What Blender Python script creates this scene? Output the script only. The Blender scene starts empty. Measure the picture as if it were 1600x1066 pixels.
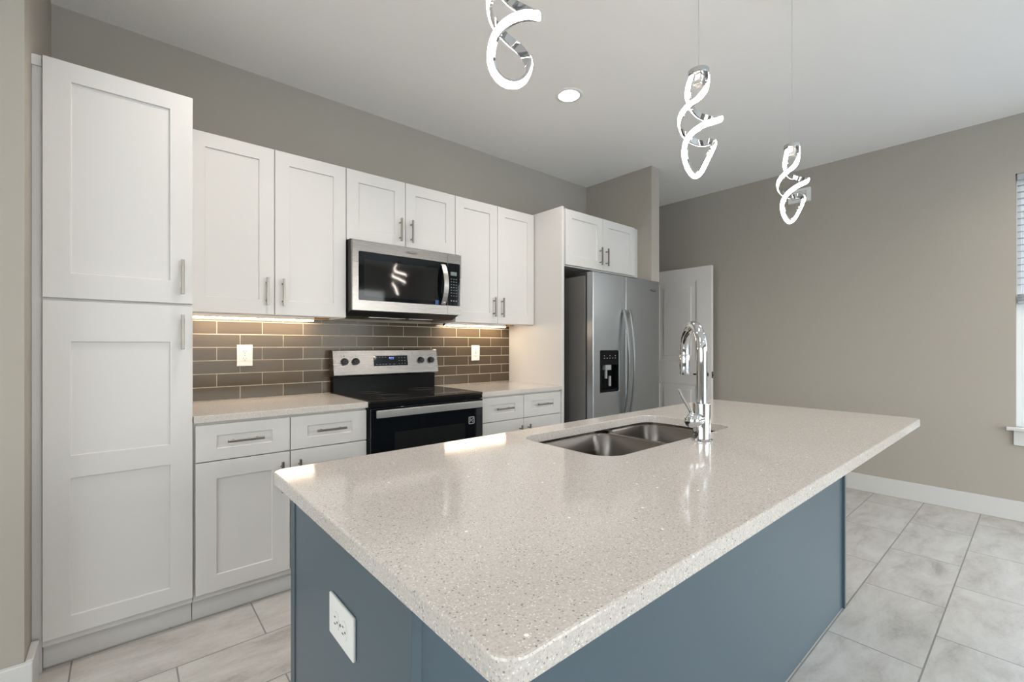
import bpy, bmesh, math, random
from mathutils import Vector, Matrix
random.seed(7)
PI = math.pi
S = bpy.context.scene
COL = S.collection

# ------------------------------------------------------------------ camera
cd = bpy.data.cameras.new('camera'); cam = bpy.data.objects.new('camera', cd); COL.objects.link(cam)
cd.sensor_width = 36.0; cd.lens = 710.516 / 1600 * 36; cd.clip_start = 0.02; cd.clip_end = 200
cd.shift_y = (539.33 - 533.0) / 1600
cam.location = (0.227, -3.0389, 1.2251)
cam.rotation_euler = (PI / 2, 0, -(PI / 2 - 0.8632159))
S.camera = cam

# ------------------------------------------------------------------ world, exposure
S.view_settings.view_transform = 'Standard'; S.view_settings.look = 'None'
S.view_settings.gamma = 1.0; S.view_settings.exposure = 0.40
S.view_settings.use_curve_mapping = False
W = bpy.data.worlds.new('sky'); S.world = W; W.use_nodes = True
wn = W.node_tree; wn.nodes.clear()
wo = wn.nodes.new('ShaderNodeOutputWorld'); wb = wn.nodes.new('ShaderNodeBackground')
wtc = wn.nodes.new('ShaderNodeTexCoord'); wsep = wn.nodes.new('ShaderNodeSeparateXYZ')
wr = wn.nodes.new('ShaderNodeValToRGB')
wr.color_ramp.elements[0].position = 0.47; wr.color_ramp.elements[0].color = (0.42, 0.41, 0.38, 1)
wr.color_ramp.elements[1].position = 0.52; wr.color_ramp.elements[1].color = (1.0, 0.965, 0.92, 1)
e = wr.color_ramp.elements.new(0.85); e.color = (0.60, 0.77, 1.0, 1)
wma = wn.nodes.new('ShaderNodeMath'); wma.operation = 'MULTIPLY_ADD'
wma.inputs[1].default_value = 0.5; wma.inputs[2].default_value = 0.5
wn.links.new(wtc.outputs['Generated'], wsep.inputs[0]); wn.links.new(wsep.outputs[2], wma.inputs[0])
wn.links.new(wma.outputs[0], wr.inputs[0]); wn.links.new(wr.outputs[0], wb.inputs[0])
wb.inputs[1].default_value = 6.4
wn.links.new(wb.outputs[0], wo.inputs[0])

DOWNLIGHT_W = 11.0     # each recessed lamp's own light
DOWN_COL = (1.0, 0.93, 0.86)
STRIP_EMIT = 42.0      # pendant strips
PEND_COL = (1.0, 0.89, 0.80)
UNDER_EMIT = 42.0      # under-cabinet strips
UNDER_COL = (1.0, 0.80, 0.58)

# ------------------------------------------------------------------ helpers
def lin(r, g, b):
    def f(c):
        c /= 255.0
        return c / 12.92 if c <= 0.04045 else ((c + 0.055) / 1.055) ** 2.4
    return (f(r), f(g), f(b), 1.0)

def mat(name, color, rough=0.5, metal=0.0, spec=0.5, emit=None, estr=0.0, coat=0.0, trans=0.0, ior=1.45):
    m = bpy.data.materials.new(name); m.use_nodes = True
    b = m.node_tree.nodes['Principled BSDF']
    b.inputs['Base Color'].default_value = color if len(color) == 4 else (*color, 1)
    b.inputs['Roughness'].default_value = rough; b.inputs['Metallic'].default_value = metal
    b.inputs['Specular IOR Level'].default_value = spec; b.inputs['IOR'].default_value = ior
    b.inputs['Coat Weight'].default_value = coat; b.inputs['Transmission Weight'].default_value = trans
    if emit:
        b.inputs['Emission Color'].default_value = (*emit[:3], 1); b.inputs['Emission Strength'].default_value = estr
    return m

def nodes(m):
    nt = m.node_tree
    return nt, nt.nodes, nt.links, nt.nodes['Principled BSDF']

def add_bump(m, scale, strength, dist=0.002, detail=3, stretch=(1, 1, 1)):
    nt, N, L, b = nodes(m)
    tc = N.new('ShaderNodeTexCoord'); mp = N.new('ShaderNodeMapping'); mp.inputs['Scale'].default_value = stretch
    no = N.new('ShaderNodeTexNoise'); no.inputs['Scale'].default_value = scale; no.inputs['Detail'].default_value = detail
    bu = N.new('ShaderNodeBump'); bu.inputs['Strength'].default_value = strength; bu.inputs['Distance'].default_value = dist
    L.new(tc.outputs['Object'], mp.inputs[0]); L.new(mp.outputs[0], no.inputs['Vector'])
    L.new(no.outputs['Fac'], bu.inputs['Height']); L.new(bu.outputs[0], b.inputs['Normal'])
    return m

def box(bm, x0, x1, y0, y1, z0, z1, bev=0.0, seg=1):
    r = bmesh.ops.create_cube(bm, size=1.0)
    vs = r['verts']
    for v in vs:
        v.co.x = x0 if v.co.x < 0 else x1; v.co.y = y0 if v.co.y < 0 else y1; v.co.z = z0 if v.co.z < 0 else z1
    if (x1 - x0) * (y1 - y0) * (z1 - z0) < 0:
        bmesh.ops.reverse_faces(bm, faces=list({f for v in vs for f in v.link_faces}))
    if bev > 0:
        es = list({e for v in vs for e in v.link_edges})
        bmesh.ops.bevel(bm, geom=es, offset=bev, segments=seg, profile=0.5, affect='EDGES')

def cyl(bm, p0, p1, r0, r1=None, seg=24, caps=True):
    p0, p1 = Vector(p0), Vector(p1); r1 = r0 if r1 is None else r1
    d = (p1 - p0); q = d.normalized().to_track_quat('Z', 'Y').to_matrix()
    A = []; B = []
    for i in range(seg):
        a = 2 * PI * i / seg; u = q @ Vector((math.cos(a), math.sin(a), 0))
        A.append(bm.verts.new(p0 + u * r0)); B.append(bm.verts.new(p1 + u * r1))
    for i in range(seg):
        j = (i + 1) % seg; bm.faces.new((A[i], A[j], B[j], B[i]))
    if caps:
        bm.faces.new(list(reversed(A))); bm.faces.new(B)

def lathe(bm, prof, c=(0, 0, 0), axis='Z', seg=32):
    """profile of (radius, height) turned about an axis through c"""
    c = Vector(c)
    def pt(r, h, a):
        x, y = r * math.cos(a), r * math.sin(a)
        return c + {'Z': Vector((x, y, h)), 'X': Vector((h, x, y)), 'Y': Vector((y, h, x))}[axis]
    rings = []
    for r, h in prof:
        if r < 1e-6: rings.append([bm.verts.new(pt(0, h, 0))])
        else: rings.append([bm.verts.new(pt(r, h, 2 * PI * i / seg)) for i in range(seg)])
    for a, b in zip(rings, rings[1:]):
        for i in range(seg):
            j = (i + 1) % seg
            if len(a) == 1 and len(b) > 1: bm.faces.new((a[0], b[j], b[i]))
            elif len(b) == 1 and len(a) > 1: bm.faces.new((a[i], a[j], b[0]))
            elif len(a) > 1: bm.faces.new((a[i], a[j], b[j], b[i]))

def tube(bm, pts, rad, seg=20, caps=True):
    pts = [Vector(p) for p in pts]; n = len(pts)
    rad = rad if isinstance(rad, (list, tuple)) else [rad] * n
    T = [(pts[min(i + 1, n - 1)] - pts[max(i - 1, 0)]).normalized() for i in range(n)]
    up = Vector((0, 0, 1)) if abs(T[0].z) < 0.9 else Vector((1, 0, 0))
    nrm = (up - T[0] * up.dot(T[0])).normalized(); rings = []
    for i in range(n):
        nrm = (nrm - T[i] * nrm.dot(T[i])).normalized(); bi = T[i].cross(nrm)
        rings.append([bm.verts.new(pts[i] + (nrm * math.cos(2 * PI * k / seg) + bi * math.sin(2 * PI * k / seg)) * rad[i]) for k in range(seg)])
    for a, b in zip(rings, rings[1:]):
        for k in range(seg):
            j = (k + 1) % seg; bm.faces.new((a[k], a[j], b[j], b[k]))
    if caps:
        bm.faces.new(list(reversed(rings[0]))); bm.faces.new(rings[-1])

def strap(bm, pts, w_dir, w, t):
    """flat bar swept along pts: width w along w_dir, thickness t"""
    pts = [Vector(p) for p in pts]; w_dir = Vector(w_dir); n = len(pts); rings = []
    for i in range(n):
        T = (pts[min(i + 1, n - 1)] - pts[max(i - 1, 0)]).normalized(); nn = T.cross(w_dir).normalized()
        a = w / 2; b = t / 2; c = min(a, b) * 0.35
        sec = [(-a, -b + c), (-a + c, -b), (a - c, -b), (a, -b + c), (a, b - c), (a - c, b), (-a + c, b), (-a, b - c)]
        rings.append([bm.verts.new(pts[i] + w_dir * u + nn * v) for u, v in sec])
    for A, B in zip(rings, rings[1:]):
        for k in range(8):
            j = (k + 1) % 8; bm.faces.new((A[k], A[j], B[j], B[k]))
    bm.faces.new(list(reversed(rings[0]))); bm.faces.new(rings[-1])

def rrect(x0, x1, y0, y1, r, n=6):
    """rounded rectangle, counter-clockwise"""
    P = []
    for cx, cy, a0 in ((x1 - r, y1 - r, 0), (x0 + r, y1 - r, PI / 2), (x0 + r, y0 + r, PI), (x1 - r, y0 + r, 1.5 * PI)):
        for i in range(n + 1):
            a = a0 + PI / 2 * i / n
            P.append((cx + r * math.cos(a), cy + r * math.sin(a)))
    return P

def loops(bm, L, close_first=False, close_last=False, ring=False):
    R = [[bm.verts.new(p) for p in l] for l in L]
    prs = list(zip(R, R[1:])) + ([(R[-1], R[0])] if ring else [])
    for a, b in prs:
        n = len(a)
        for i in range(n):
            j = (i + 1) % n; bm.faces.new((a[i], a[j], b[j], b[i]))
    if close_first: bm.faces.new(list(reversed(R[0])))
    if close_last: bm.faces.new(R[-1])

def obj(name, bm, m, parent=None, smooth=None, bevel=0.0, loc=None):
    """link the bmesh as ONE mesh object; coordinates are world, moved into the parent's frame"""
    bmesh.ops.recalc_face_normals(bm, faces=bm.faces[:])
    me = bpy.data.meshes.new(name); org = Vector((0, 0, 0))
    if parent is not None: org = wpos(parent)
    elif loc is not None: org = Vector(loc)
    if org.length: bmesh.ops.translate(bm, verts=bm.verts[:], vec=-org)
    bm.to_mesh(me); bm.free()
    o = bpy.data.objects.new(name, me); COL.objects.link(o)
    if parent is not None: o.parent = parent
    else: o.location = org
    for mm in (m if isinstance(m, (list, tuple)) else [m]): me.materials.append(mm)
    if smooth is not None:
        for p in me.polygons: p.use_smooth = True
        me.set_sharp_from_angle(angle=math.radians(smooth))
    if bevel:
        b = o.modifiers.new('bevel', 'BEVEL'); b.width = bevel; b.segments = 2; b.limit_method = 'ANGLE'; b.angle_limit = math.radians(40)
    return o

def wpos(o):
    v = Vector(o.location)
    while o.parent is not None:
        o = o.parent; v += Vector(o.location)
    return v

def tag(o, label=None, cat=None, group=None, kind=None):
    if label: o['label'] = label
    if cat: o['category'] = cat
    if group: o['group'] = group
    if kind: o['kind'] = kind
    return o

def thing(name, loc, label, cat, group=None):
    o = bpy.data.objects.new(name, None); COL.objects.link(o); o.location = loc
    o.empty_display_size = 0.1
    return tag(o, label, cat, group)

def B(): return bmesh.new()

def bx(name, m, parent, x0, x1, y0, y1, z0, z1, bev=0.0, seg=2):
    bm = B(); box(bm, x0, x1, y0, y1, z0, z1, bev, seg); return obj(name, bm, m, parent)

def text(name, body, size, m, parent, loc, rot, depth=0.0004, sx=1.0):
    cu = bpy.data.curves.new(name, 'FONT'); cu.body = body; cu.size = size; cu.extrude = depth
    cu.align_x = 'CENTER'; cu.align_y = 'CENTER'; cu.resolution_u = 3
    t = bpy.data.objects.new(name, cu)
    me = bpy.data.meshes.new_from_object(t); bpy.data.objects.remove(t)
    o = bpy.data.objects.new(name, me); COL.objects.link(o); me.materials.clear(); me.materials.append(m)
    o.parent = parent; o.location = Vector(loc) - wpos(parent); o.rotation_euler = rot; o.scale = (sx, 1, 1)
    return o

# ------------------------------------------------------------------ materials
M = {}
M['cab'] = add_bump(mat('white_cabinet_paint', (0.66, 0.635, 0.61), 0.36), 60, 0.03, 0.001, 2, (1, 1, 0.15))
M['cabin'] = mat('cabinet_box_white', (0.66, 0.64, 0.61), 0.45)
M['wall'] = add_bump(mat('greige_wall_paint', (0.405, 0.368, 0.318), 0.75, spec=0.3), 160, 0.25, 0.002, 3)
M['ceil'] = add_bump(mat('ceiling_white', (0.90, 0.87, 0.84), 0.85, spec=0.2), 120, 0.3, 0.003, 3)
M['trim'] = mat('trim_white', (0.62, 0.61, 0.59), 0.35)
M['door'] = mat('door_white', (0.76, 0.73, 0.70), 0.42)
M['nickel'] = mat('brushed_nickel', (0.27, 0.245, 0.22), 0.38, 1.0)
M['chrome'] = mat('polished_chrome', (0.60, 0.61, 0.62), 0.05, 1.0)
M['steel'] = mat('brushed_steel', (0.32, 0.30, 0.285), 0.27, 1.0)
M['steelh'] = mat('satin_steel_handle', (0.52, 0.50, 0.48), 0.33, 1.0)
M['steelf'] = mat('fridge_steel', (0.345, 0.355, 0.365), 0.30, 1.0)
M['side'] = add_bump(mat('fridge_side_grey', (0.13, 0.125, 0.12), 0.4, 0.3), 400, 0.1, 0.001)
M['black'] = mat('black_enamel', (0.005, 0.005, 0.006), 0.25, spec=0.12)
M['blackm'] = mat('black_plastic', (0.014, 0.014, 0.015), 0.38)
M['glass'] = mat('black_glass', (0.004, 0.005, 0.007), 0.04, spec=0.4)
M['glasswin'] = mat('smoked_oven_window', (0.012, 0.012, 0.012), 0.05, spec=0.45)
M['hob'] = mat('black_ceramic_hob', (0.014, 0.012, 0.011), 0.07, spec=0.9)
M['ringm'] = mat('hob_ring_print', (0.09, 0.085, 0.08), 0.15)
M['print'] = mat('grey_print', (0.28, 0.28, 0.29), 0.5)
M['printd'] = mat('dark_print', (0.07, 0.06, 0.055), 0.5)
M['lcd'] = mat('display_lit_blue', (0.02, 0.02, 0.05), 0.3, emit=(0.28, 0.36, 1.0), estr=1.3)
M['lcdg'] = mat('display_grey', (0.16, 0.19, 0.18), 0.3)
M['plate'] = mat('outlet_white', (0.82, 0.81, 0.78), 0.35)
M['slot'] = mat('outlet_slot', (0.05, 0.045, 0.04), 0.6)
M['island'] = add_bump(mat('blue_grey_cabinet_paint', (0.078, 0.112, 0.138), 0.30), 40, 0.04, 0.001, 2, (0.3, 0.3, 1))
M['islandd'] = mat('blue_grey_trim_paint', (0.06, 0.090, 0.105), 0.35)
M['grout'] = mat('pale_grout', (0.56, 0.49, 0.39), 0.8)
M['wood'] = mat('raw_maple', (0.56, 0.34, 0.15), 0.6)
M['sink'] = mat('satin_steel_sink', (0.21, 0.185, 0.165), 0.27, 1.0)
M['rubber'] = mat('dark_gasket', (0.02, 0.02, 0.02), 0.7)
M['bronze'] = mat('dark_bronze_hardware', (0.05, 0.045, 0.04), 0.4, 0.8)
M['strip'] = mat('pendant_light_diffuser', (0.9, 0.88, 0.85), 0.4, emit=PEND_COL, estr=STRIP_EMIT)
M['under'] = mat('under_cabinet_diffuser', (0.9, 0.88, 0.85), 0.4, emit=UNDER_COL, estr=UNDER_EMIT)
M['lens'] = mat('downlight_lens', (0.9, 0.9, 0.9), 0.4, emit=DOWN_COL, estr=14.0)
M['cable'] = mat('cable_silver', (0.55, 0.55, 0.55), 0.35, 0.7)
M['tape'] = mat('blue_tape', (0.03, 0.10, 0.28), 0.5)
M['clear'] = mat('clear_tape', (0.8, 0.85, 0.85), 0.12, trans=0.85, ior=1.2)
M['blind'] = mat('backlit_blind_grey', (0.40, 0.40, 0.41), 0.5)  # white blind greyed: its backlit shade is put into the colour
M['vinyl'] = mat('white_vinyl', (0.76, 0.77, 0.78), 0.4)
M['bounce'] = mat('ground_bounce', (0.72, 0.70, 0.66), 0.9)  # pale so the ground bounces daylight up to the ceiling

def leaves_mat():
    m = mat('hedge_leaves', (0.06, 0.14, 0.03), 0.6)
    nt, N, L, b = nodes(m)
    no = N.new('ShaderNodeTexNoise'); no.inputs['Scale'].default_value = 9; no.inputs['Detail'].default_value = 6
    r = N.new('ShaderNodeValToRGB'); r.color_ramp.elements[0].position = 0.38; r.color_ramp.elements[0].color = (0.006, 0.014, 0.004, 1)
    r.color_ramp.elements[1].position = 0.66; r.color_ramp.elements[1].color = (0.035, 0.065, 0.018, 1)
    tc = N.new('ShaderNodeTexCoord'); L.new(tc.outputs['Object'], no.inputs['Vector'])
    L.new(no.outputs['Fac'], r.inputs[0]); L.new(r.outputs[0], b.inputs['Base Color'])
    return m
M['leaves'] = leaves_mat()

def pane_mat():
    m = bpy.data.materials.new('window_pane'); m.use_nodes = True
    nt = m.node_tree; N = nt.nodes; N.clear()
    o = N.new('ShaderNodeOutputMaterial'); t = N.new('ShaderNodeBsdfTransparent'); g = N.new('ShaderNodeBsdfGlossy')
    g.inputs['Roughness'].default_value = 0.02; t.inputs[0].default_value = (0.93, 0.96, 0.96, 1)
    mx = N.new('ShaderNodeMixShader'); mx.inputs[0].default_value = 0.06
    nt.links.new(t.outputs[0], mx.inputs[1]); nt.links.new(g.outputs[0], mx.inputs[2]); nt.links.new(mx.outputs[0], o.inputs[0])
    return m
M['pane'] = pane_mat()

def brushed(m, stretch, scale=120, amp=0.04, base=0.27):
    nt, N, L, b = nodes(m)
    tc = N.new('ShaderNodeTexCoord'); mp = N.new('ShaderNodeMapping'); mp.inputs['Scale'].default_value = stretch
    no = N.new('ShaderNodeTexNoise'); no.inputs['Scale'].default_value = scale; no.inputs['Detail'].default_value = 2
    ma = N.new('ShaderNodeMath'); ma.operation = 'MULTIPLY_ADD'; ma.inputs[1].default_value = amp; ma.inputs[2].default_value = base - amp / 2
    L.new(tc.outputs['Object'], mp.inputs[0]); L.new(mp.outputs[0], no.inputs['Vector']); L.new(no.outputs['Fac'], ma.inputs[0])
    L.new(ma.outputs[0], b.inputs['Roughness'])
    b.inputs['Anisotropic'].default_value = 0.5
brushed(M['steel'], (0.03, 1, 3)); brushed(M['steelf'], (0.03, 1, 3), base=0.30); brushed(M['sink'], (1, 1, 0.05), base=0.26)

def quartz():
    m = mat('speckled_white_quartz', (0.6, 0.56, 0.52), 0.10, spec=0.5)
    nt, N, L, b = nodes(m)
    tc = N.new('ShaderNodeTexCoord')
    def chips(scale, lo, hi, seedoff):
        mp = N.new('ShaderNodeMapping'); mp.inputs['Location'].default_value = (seedoff, seedoff * 1.7, seedoff * 0.6)
        v = N.new('ShaderNodeTexVoronoi'); v.inputs['Scale'].default_value = scale; v.inputs['Randomness'].default_value = 1.0
        wn_ = N.new('ShaderNodeTexWhiteNoise'); wn_.noise_dimensions = '3D'
        gt = N.new('ShaderNodeMath'); gt.operation = 'GREATER_THAN'; gt.inputs[1].default_value = lo
        lt = N.new('ShaderNodeMapRange'); lt.inputs['From Min'].default_value = hi; lt.inputs['From Max'].default_value = hi * 0.6
        mu = N.new('ShaderNodeMath'); mu.operation = 'MULTIPLY'
        L.new(tc.outputs['Object'], mp.inputs[0]); L.new(mp.outputs[0], v.inputs['Vector'])
        L.new(v.outputs['Color'], wn_.inputs['Vector']); L.new(wn_.outputs['Value'], gt.inputs[0])
        L.new(v.outputs['Distance'], lt.inputs['Value']); L.new(gt.outputs[0], mu.inputs[0]); L.new(lt.outputs[0], mu.inputs[1])
        return mu.outputs[0]
    no = N.new('ShaderNodeTexNoise'); no.inputs['Scale'].default_value = 260; no.inputs['Detail'].default_value = 4
    L.new(tc.outputs['Object'], no.inputs['Vector'])
    base = N.new('ShaderNodeValToRGB')
    base.color_ramp.elements[0].position = 0.35; base.color_ramp.elements[0].color = (0.52, 0.475, 0.435, 1)
    base.color_ramp.elements[1].position = 0.62; base.color_ramp.elements[1].color = (0.62, 0.575, 0.53, 1)
    L.new(no.outputs['Fac'], base.inputs[0])
    cur = base.outputs[0]
    for sc, lo, hi, off, c in ((330, 0.70, 0.42, 0.0, (0.42, 0.385, 0.36, 1)), (240, 0.88, 0.40, 3.1, (0.26, 0.235, 0.225, 1)), (300, 0.80, 0.42, 7.7, (0.80, 0.77, 0.74, 1))):
        mx = N.new('ShaderNodeMix'); mx.data_type = 'RGBA'
        L.new(chips(sc, lo, hi, off), mx.inputs[0]); L.new(cur, mx.inputs[6]); mx.inputs[7].default_value = c; cur = mx.outputs[2]
    # sparse near-white chips, their sparkle painted into the colour
    sp = chips(85, 0.985, 0.30, 12.0)
    mx = N.new('ShaderNodeMix'); mx.data_type = 'RGBA'; L.new(sp, mx.inputs[0]); L.new(cur, mx.inputs[6]); mx.inputs[7].default_value = (0.97, 0.95, 0.9, 1)
    L.new(mx.outputs[2], b.inputs['Base Color'])
    b.inputs['Roughness'].default_value = 0.085
    return m
M['quartz'] = quartz()

def floor_mat():
    m = mat('grey_stone_floor_tile', (0.5, 0.5, 0.48), 0.38)
    nt, N, L, b = nodes(m)
    tc = N.new('ShaderNodeTexCoord'); mp = N.new('ShaderNodeMapping'); mp.inputs['Location'].default_value = (0.230 + 6.12, 0.895 + 0.308 * 30, 0)
    br = N.new('ShaderNodeTexBrick'); br.inputs['Scale'].default_value = 1.0; br.inputs['Brick Width'].default_value = 0.612
    br.inputs['Row Height'].default_value = 0.308; br.inputs['Mortar Size'].default_value = 0.0030; br.inputs['Mortar Smooth'].default_value = 0.15
    br.inputs['Color1'].default_value = (0, 0, 0, 1); br.inputs['Color2'].default_value = (1, 1, 1, 1); br.inputs['Mortar'].default_value = (0, 0, 0, 1)
    br.offset = 0.5; br.offset_frequency = 2
    L.new(tc.outputs['Object'], mp.inputs[0]); L.new(mp.outputs[0], br.inputs['Vector'])
    # each tile samples its own slab of veining
    cmb = N.new('ShaderNodeVectorMath'); cmb.operation = 'MULTIPLY_ADD'
    cmb.inputs[1].default_value = (0, 0, 9.0)
    L.new(br.outputs['Color'], cmb.inputs[0]); L.new(mp.outputs[0], cmb.inputs[2])
    st = N.new('ShaderNodeMapping'); st.inputs['Rotation'].default_value = (0, 0, 0.35); st.inputs['Scale'].default_value = (1.0, 2.6, 1.0)
    L.new(cmb.outputs[0], st.inputs[0])
    n1 = N.new('ShaderNodeTexNoise'); n1.inputs['Scale'].default_value = 3.2; n1.inputs['Detail'].default_value = 12; n1.inputs['Roughness'].default_value = 0.70; n1.inputs['Distortion'].default_value = 0.35
    L.new(st.outputs[0], n1.inputs['Vector'])
    n2 = N.new('ShaderNodeTexNoise'); n2.inputs['Scale'].default_value = 90; n2.inputs['Detail'].default_value = 4
    L.new(mp.outputs[0], n2.inputs['Vector'])
    r = N.new('ShaderNodeValToRGB')
    r.color_ramp.elements[0].position = 0.30; r.color_ramp.elements[0].color = (0.33, 0.305, 0.275, 1)
    r.color_ramp.elements[1].position = 0.62; r.color_ramp.elements[1].color = (0.57, 0.545, 0.51, 1)
    k = r.color_ramp.elements.new(0.45); k.color = (0.48, 0.45, 0.415, 1)
    mxn = N.new('ShaderNodeMath'); mxn.operation = 'MULTIPLY_ADD'; mxn.inputs[1].default_value = 0.16
    L.new(n2.outputs['Fac'], mxn.inputs[0]); L.new(n1.outputs['Fac'], mxn.inputs[2])
    sb = N.new('ShaderNodeMath'); sb.operation = 'SUBTRACT'; sb.inputs[1].default_value = 0.08; L.new(mxn.outputs[0], sb.inputs[0])
    L.new(sb.outputs[0], r.inputs[0])
    mx = N.new('ShaderNodeMix'); mx.data_type = 'RGBA'; mx.inputs[7].default_value = (0.24, 0.235, 0.22, 1)
    L.new(br.outputs['Fac'], mx.inputs[0]); L.new(r.outputs[0], mx.inputs[6]); L.new(mx.outputs[2], b.inputs['Base Color'])
    bu = N.new('ShaderNodeBump'); bu.invert = True; bu.inputs['Strength'].default_value = 0.5; bu.inputs['Distance'].default_value = 0.002
    L.new(br.outputs['Fac'], bu.inputs['Height']); L.new(bu.outputs[0], b.inputs['Normal'])
    return m
M['floor'] = floor_mat()

def tile_mat():
    m = mat('taupe_glass_tile', (0.16, 0.13, 0.10), 0.17, spec=0.35)
    nt, N, L, b = nodes(m)
    g = N.new('ShaderNodeNewGeometry'); r = N.new('ShaderNodeValToRGB')
    r.color_ramp.elements[0].color = (0.092, 0.067, 0.042, 1); r.color_ramp.elements[1].color = (0.120, 0.089, 0.058, 1)
    L.new(g.outputs['Random Per Island'], r.inputs[0])
    tc = N.new('ShaderNodeTexCoord'); mp = N.new('ShaderNodeMapping'); mp.inputs['Scale'].default_value = (0.5, 1, 30)
    no = N.new('ShaderNodeTexNoise'); no.inputs['Scale'].default_value = 14; no.inputs['Detail'].default_value = 3
    mx = N.new('ShaderNodeMix'); mx.data_type = 'RGBA'; mx.blend_type = 'MULTIPLY'; mx.inputs[0].default_value = 0.35
    L.new(tc.outputs['Object'], mp.inputs[0]); L.new(mp.outputs[0], no.inputs['Vector'])
    L.new(r.outputs[0], mx.inputs[6]); L.new(no.outputs['Fac'], mx.inputs[7])
    L.new(mx.outputs[2], b.inputs['Base Color'])
    return m
M['tile'] = tile_mat()

# ------------------------------------------------------------------ room shell
H = 2.834; XR = 4.961; XL = -4.0; YF = -6.6; WT = 0.12
def struct(name, bm, m, **k): return tag(obj(name, bm, m, **k), kind='structure')
bm = B(); box(bm, XL - WT, XR + WT, YF - WT, 1.6, -0.1, 0); struct('floor', bm, M['floor'])
bm = B(); box(bm, XL - WT, XR + WT, YF - WT, 1.6, H, H + 0.1); struct('ceiling', bm, M['ceil'])
bm = B(); box(bm, -0.03, 3.98, 0, WT, 0, H); box(bm, 3.98, 4.80, 0, WT, 2.06, H); box(bm, 4.80, XR, 0, WT, 0, H); struct('wall_back', bm, M['wall'])
bm = B(); box(bm, XL - WT, -0.03, -0.77, WT, 0, H); struct('wall_left', bm, M['wall'])
LD = (-6.2, -1.3); LZ = (1.0, 2.68)  # added opening, sized and raised to throw daylight across the room
bm = B(); box(bm, XL - WT, XL, YF, LD[0], 0, H); box(bm, XL - WT, XL, LD[1], -0.77, 0, H); box(bm, XL - WT, XL, LD[0], LD[1], LZ[1], H); box(bm, XL - WT, XL, LD[0], LD[1], 0, LZ[0]); struct('wall_far_left', bm, M['wall'])
ld = thing('window_4', (XL - 0.06, -3.8, 0), None, None); tag(ld, kind='structure')  # unseen window added for its daylight
bm = B()
for ya in (LD[0], -4.63, -3.03, LD[1] - 0.07): box(bm, XL - 0.09, XL - 0.03, ya, ya + 0.07, *LZ)
box(bm, XL - 0.09, XL - 0.03, LD[0], LD[1], LZ[1] - 0.07, LZ[1]); box(bm, XL - 0.09, XL - 0.03, LD[0], LD[1], LZ[0], LZ[0] + 0.06)
obj('window_frame', bm, M['vinyl'], ld)
bm = B(); box(bm, XL - 0.064, XL - 0.058, LD[0] + 0.07, LD[1] - 0.07, LZ[0] + 0.06, LZ[1] - 0.07); obj('pane', bm, M['pane'], ld)
bm = B(); box(bm, 3.8253, 3.9505, -0.7545, 0, 0, H); struct('wall_fridge_side', bm, M['wall'])
bm = B(); box(bm, XL - WT, XR + WT, 1.5, 1.6, 0, H); struct('wall_hall', bm, M['wall'])
# right wall with two window openings, the second unseen and added for daylight
WZ0, WZ1 = 0.632, 2.420
wins = [(-3.82, -2.912), (-5.05, -4.14)]
bm = B()
ys = [YF, -5.05, -4.14, -3.82, -2.912, 1.5]
for a, b_ in ((YF, -5.05), (-4.14, -3.82), (-2.912, 1.5)): box(bm, XR, XR + WT, a, b_, 0, H)
for a, b_ in wins:
    box(bm, XR, XR + WT, a, b_, 0, WZ0); box(bm, XR, XR + WT, a, b_, WZ1, H)
struct('wall_right', bm, M['wall'])
# unseen front wall, its wide sliding door opening added and widened for daylight
GD = (0.4, 4.4)
bm = B()
box(bm, XL, GD[0], YF - WT, YF, 0, H); box(bm, GD[1], XR, YF - WT, YF, 0, H); box(bm, GD[0], GD[1], YF - WT, YF, 2.4, H)
struct('wall_front', bm, M['wall'])

# baseboards
def baseboard(name, segs):
    bm = B()
    for s in segs: box(bm, *s, 0, 0.14, 0.004, 2)
    return struct(name, bm, M['trim'])
baseboard('baseboard_right', [(XR - 0.016, XR, YF, -0.02)])
baseboard('baseboard_left', [(XL, -0.008, -0.792, -0.77), (-0.03, -0.008, -0.77, -0.632)])
baseboard('baseboard_fridge_side', [(3.81, 3.967, -0.77, -0.7545), (3.9505, 3.966, -0.754, -0.02)])
bm = B()
for a in (3.965, 4.80):
    box(bm, a, a + 0.055, -0.014, -0.0005, 0, 2.10, 0.003)
box(bm, 3.965, 4.855, -0.014, -0.0005, 2.045, 2.12, 0.003)
struct('trim_1', bm, M['trim'])

# unseen sliding glass door added to let daylight in
dr = thing('window_3', (0.7, YF - 0.06, 0), None, None); tag(dr, kind='structure')
bm = B()
for xa in (GD[0], 2.765, GD[1] - 0.07): box(bm, xa, xa + 0.07, YF - 0.09, YF - 0.03, 0, 2.4)
box(bm, GD[0] + 0.0701, GD[1] - 0.0701, YF - 0.08, YF - 0.04, 2.33, 2.4); box(bm, GD[0] + 0.0701, GD[1] - 0.0701, YF - 0.08, YF - 0.04, 0, 0.06)
obj('window_frame', bm, M['vinyl'], dr)
bm = B(); box(bm, GD[0] + 0.07, GD[1] - 0.07, YF - 0.064, YF - 0.058, 0.06, 2.33); obj('pane', bm, M['pane'], dr)

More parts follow.
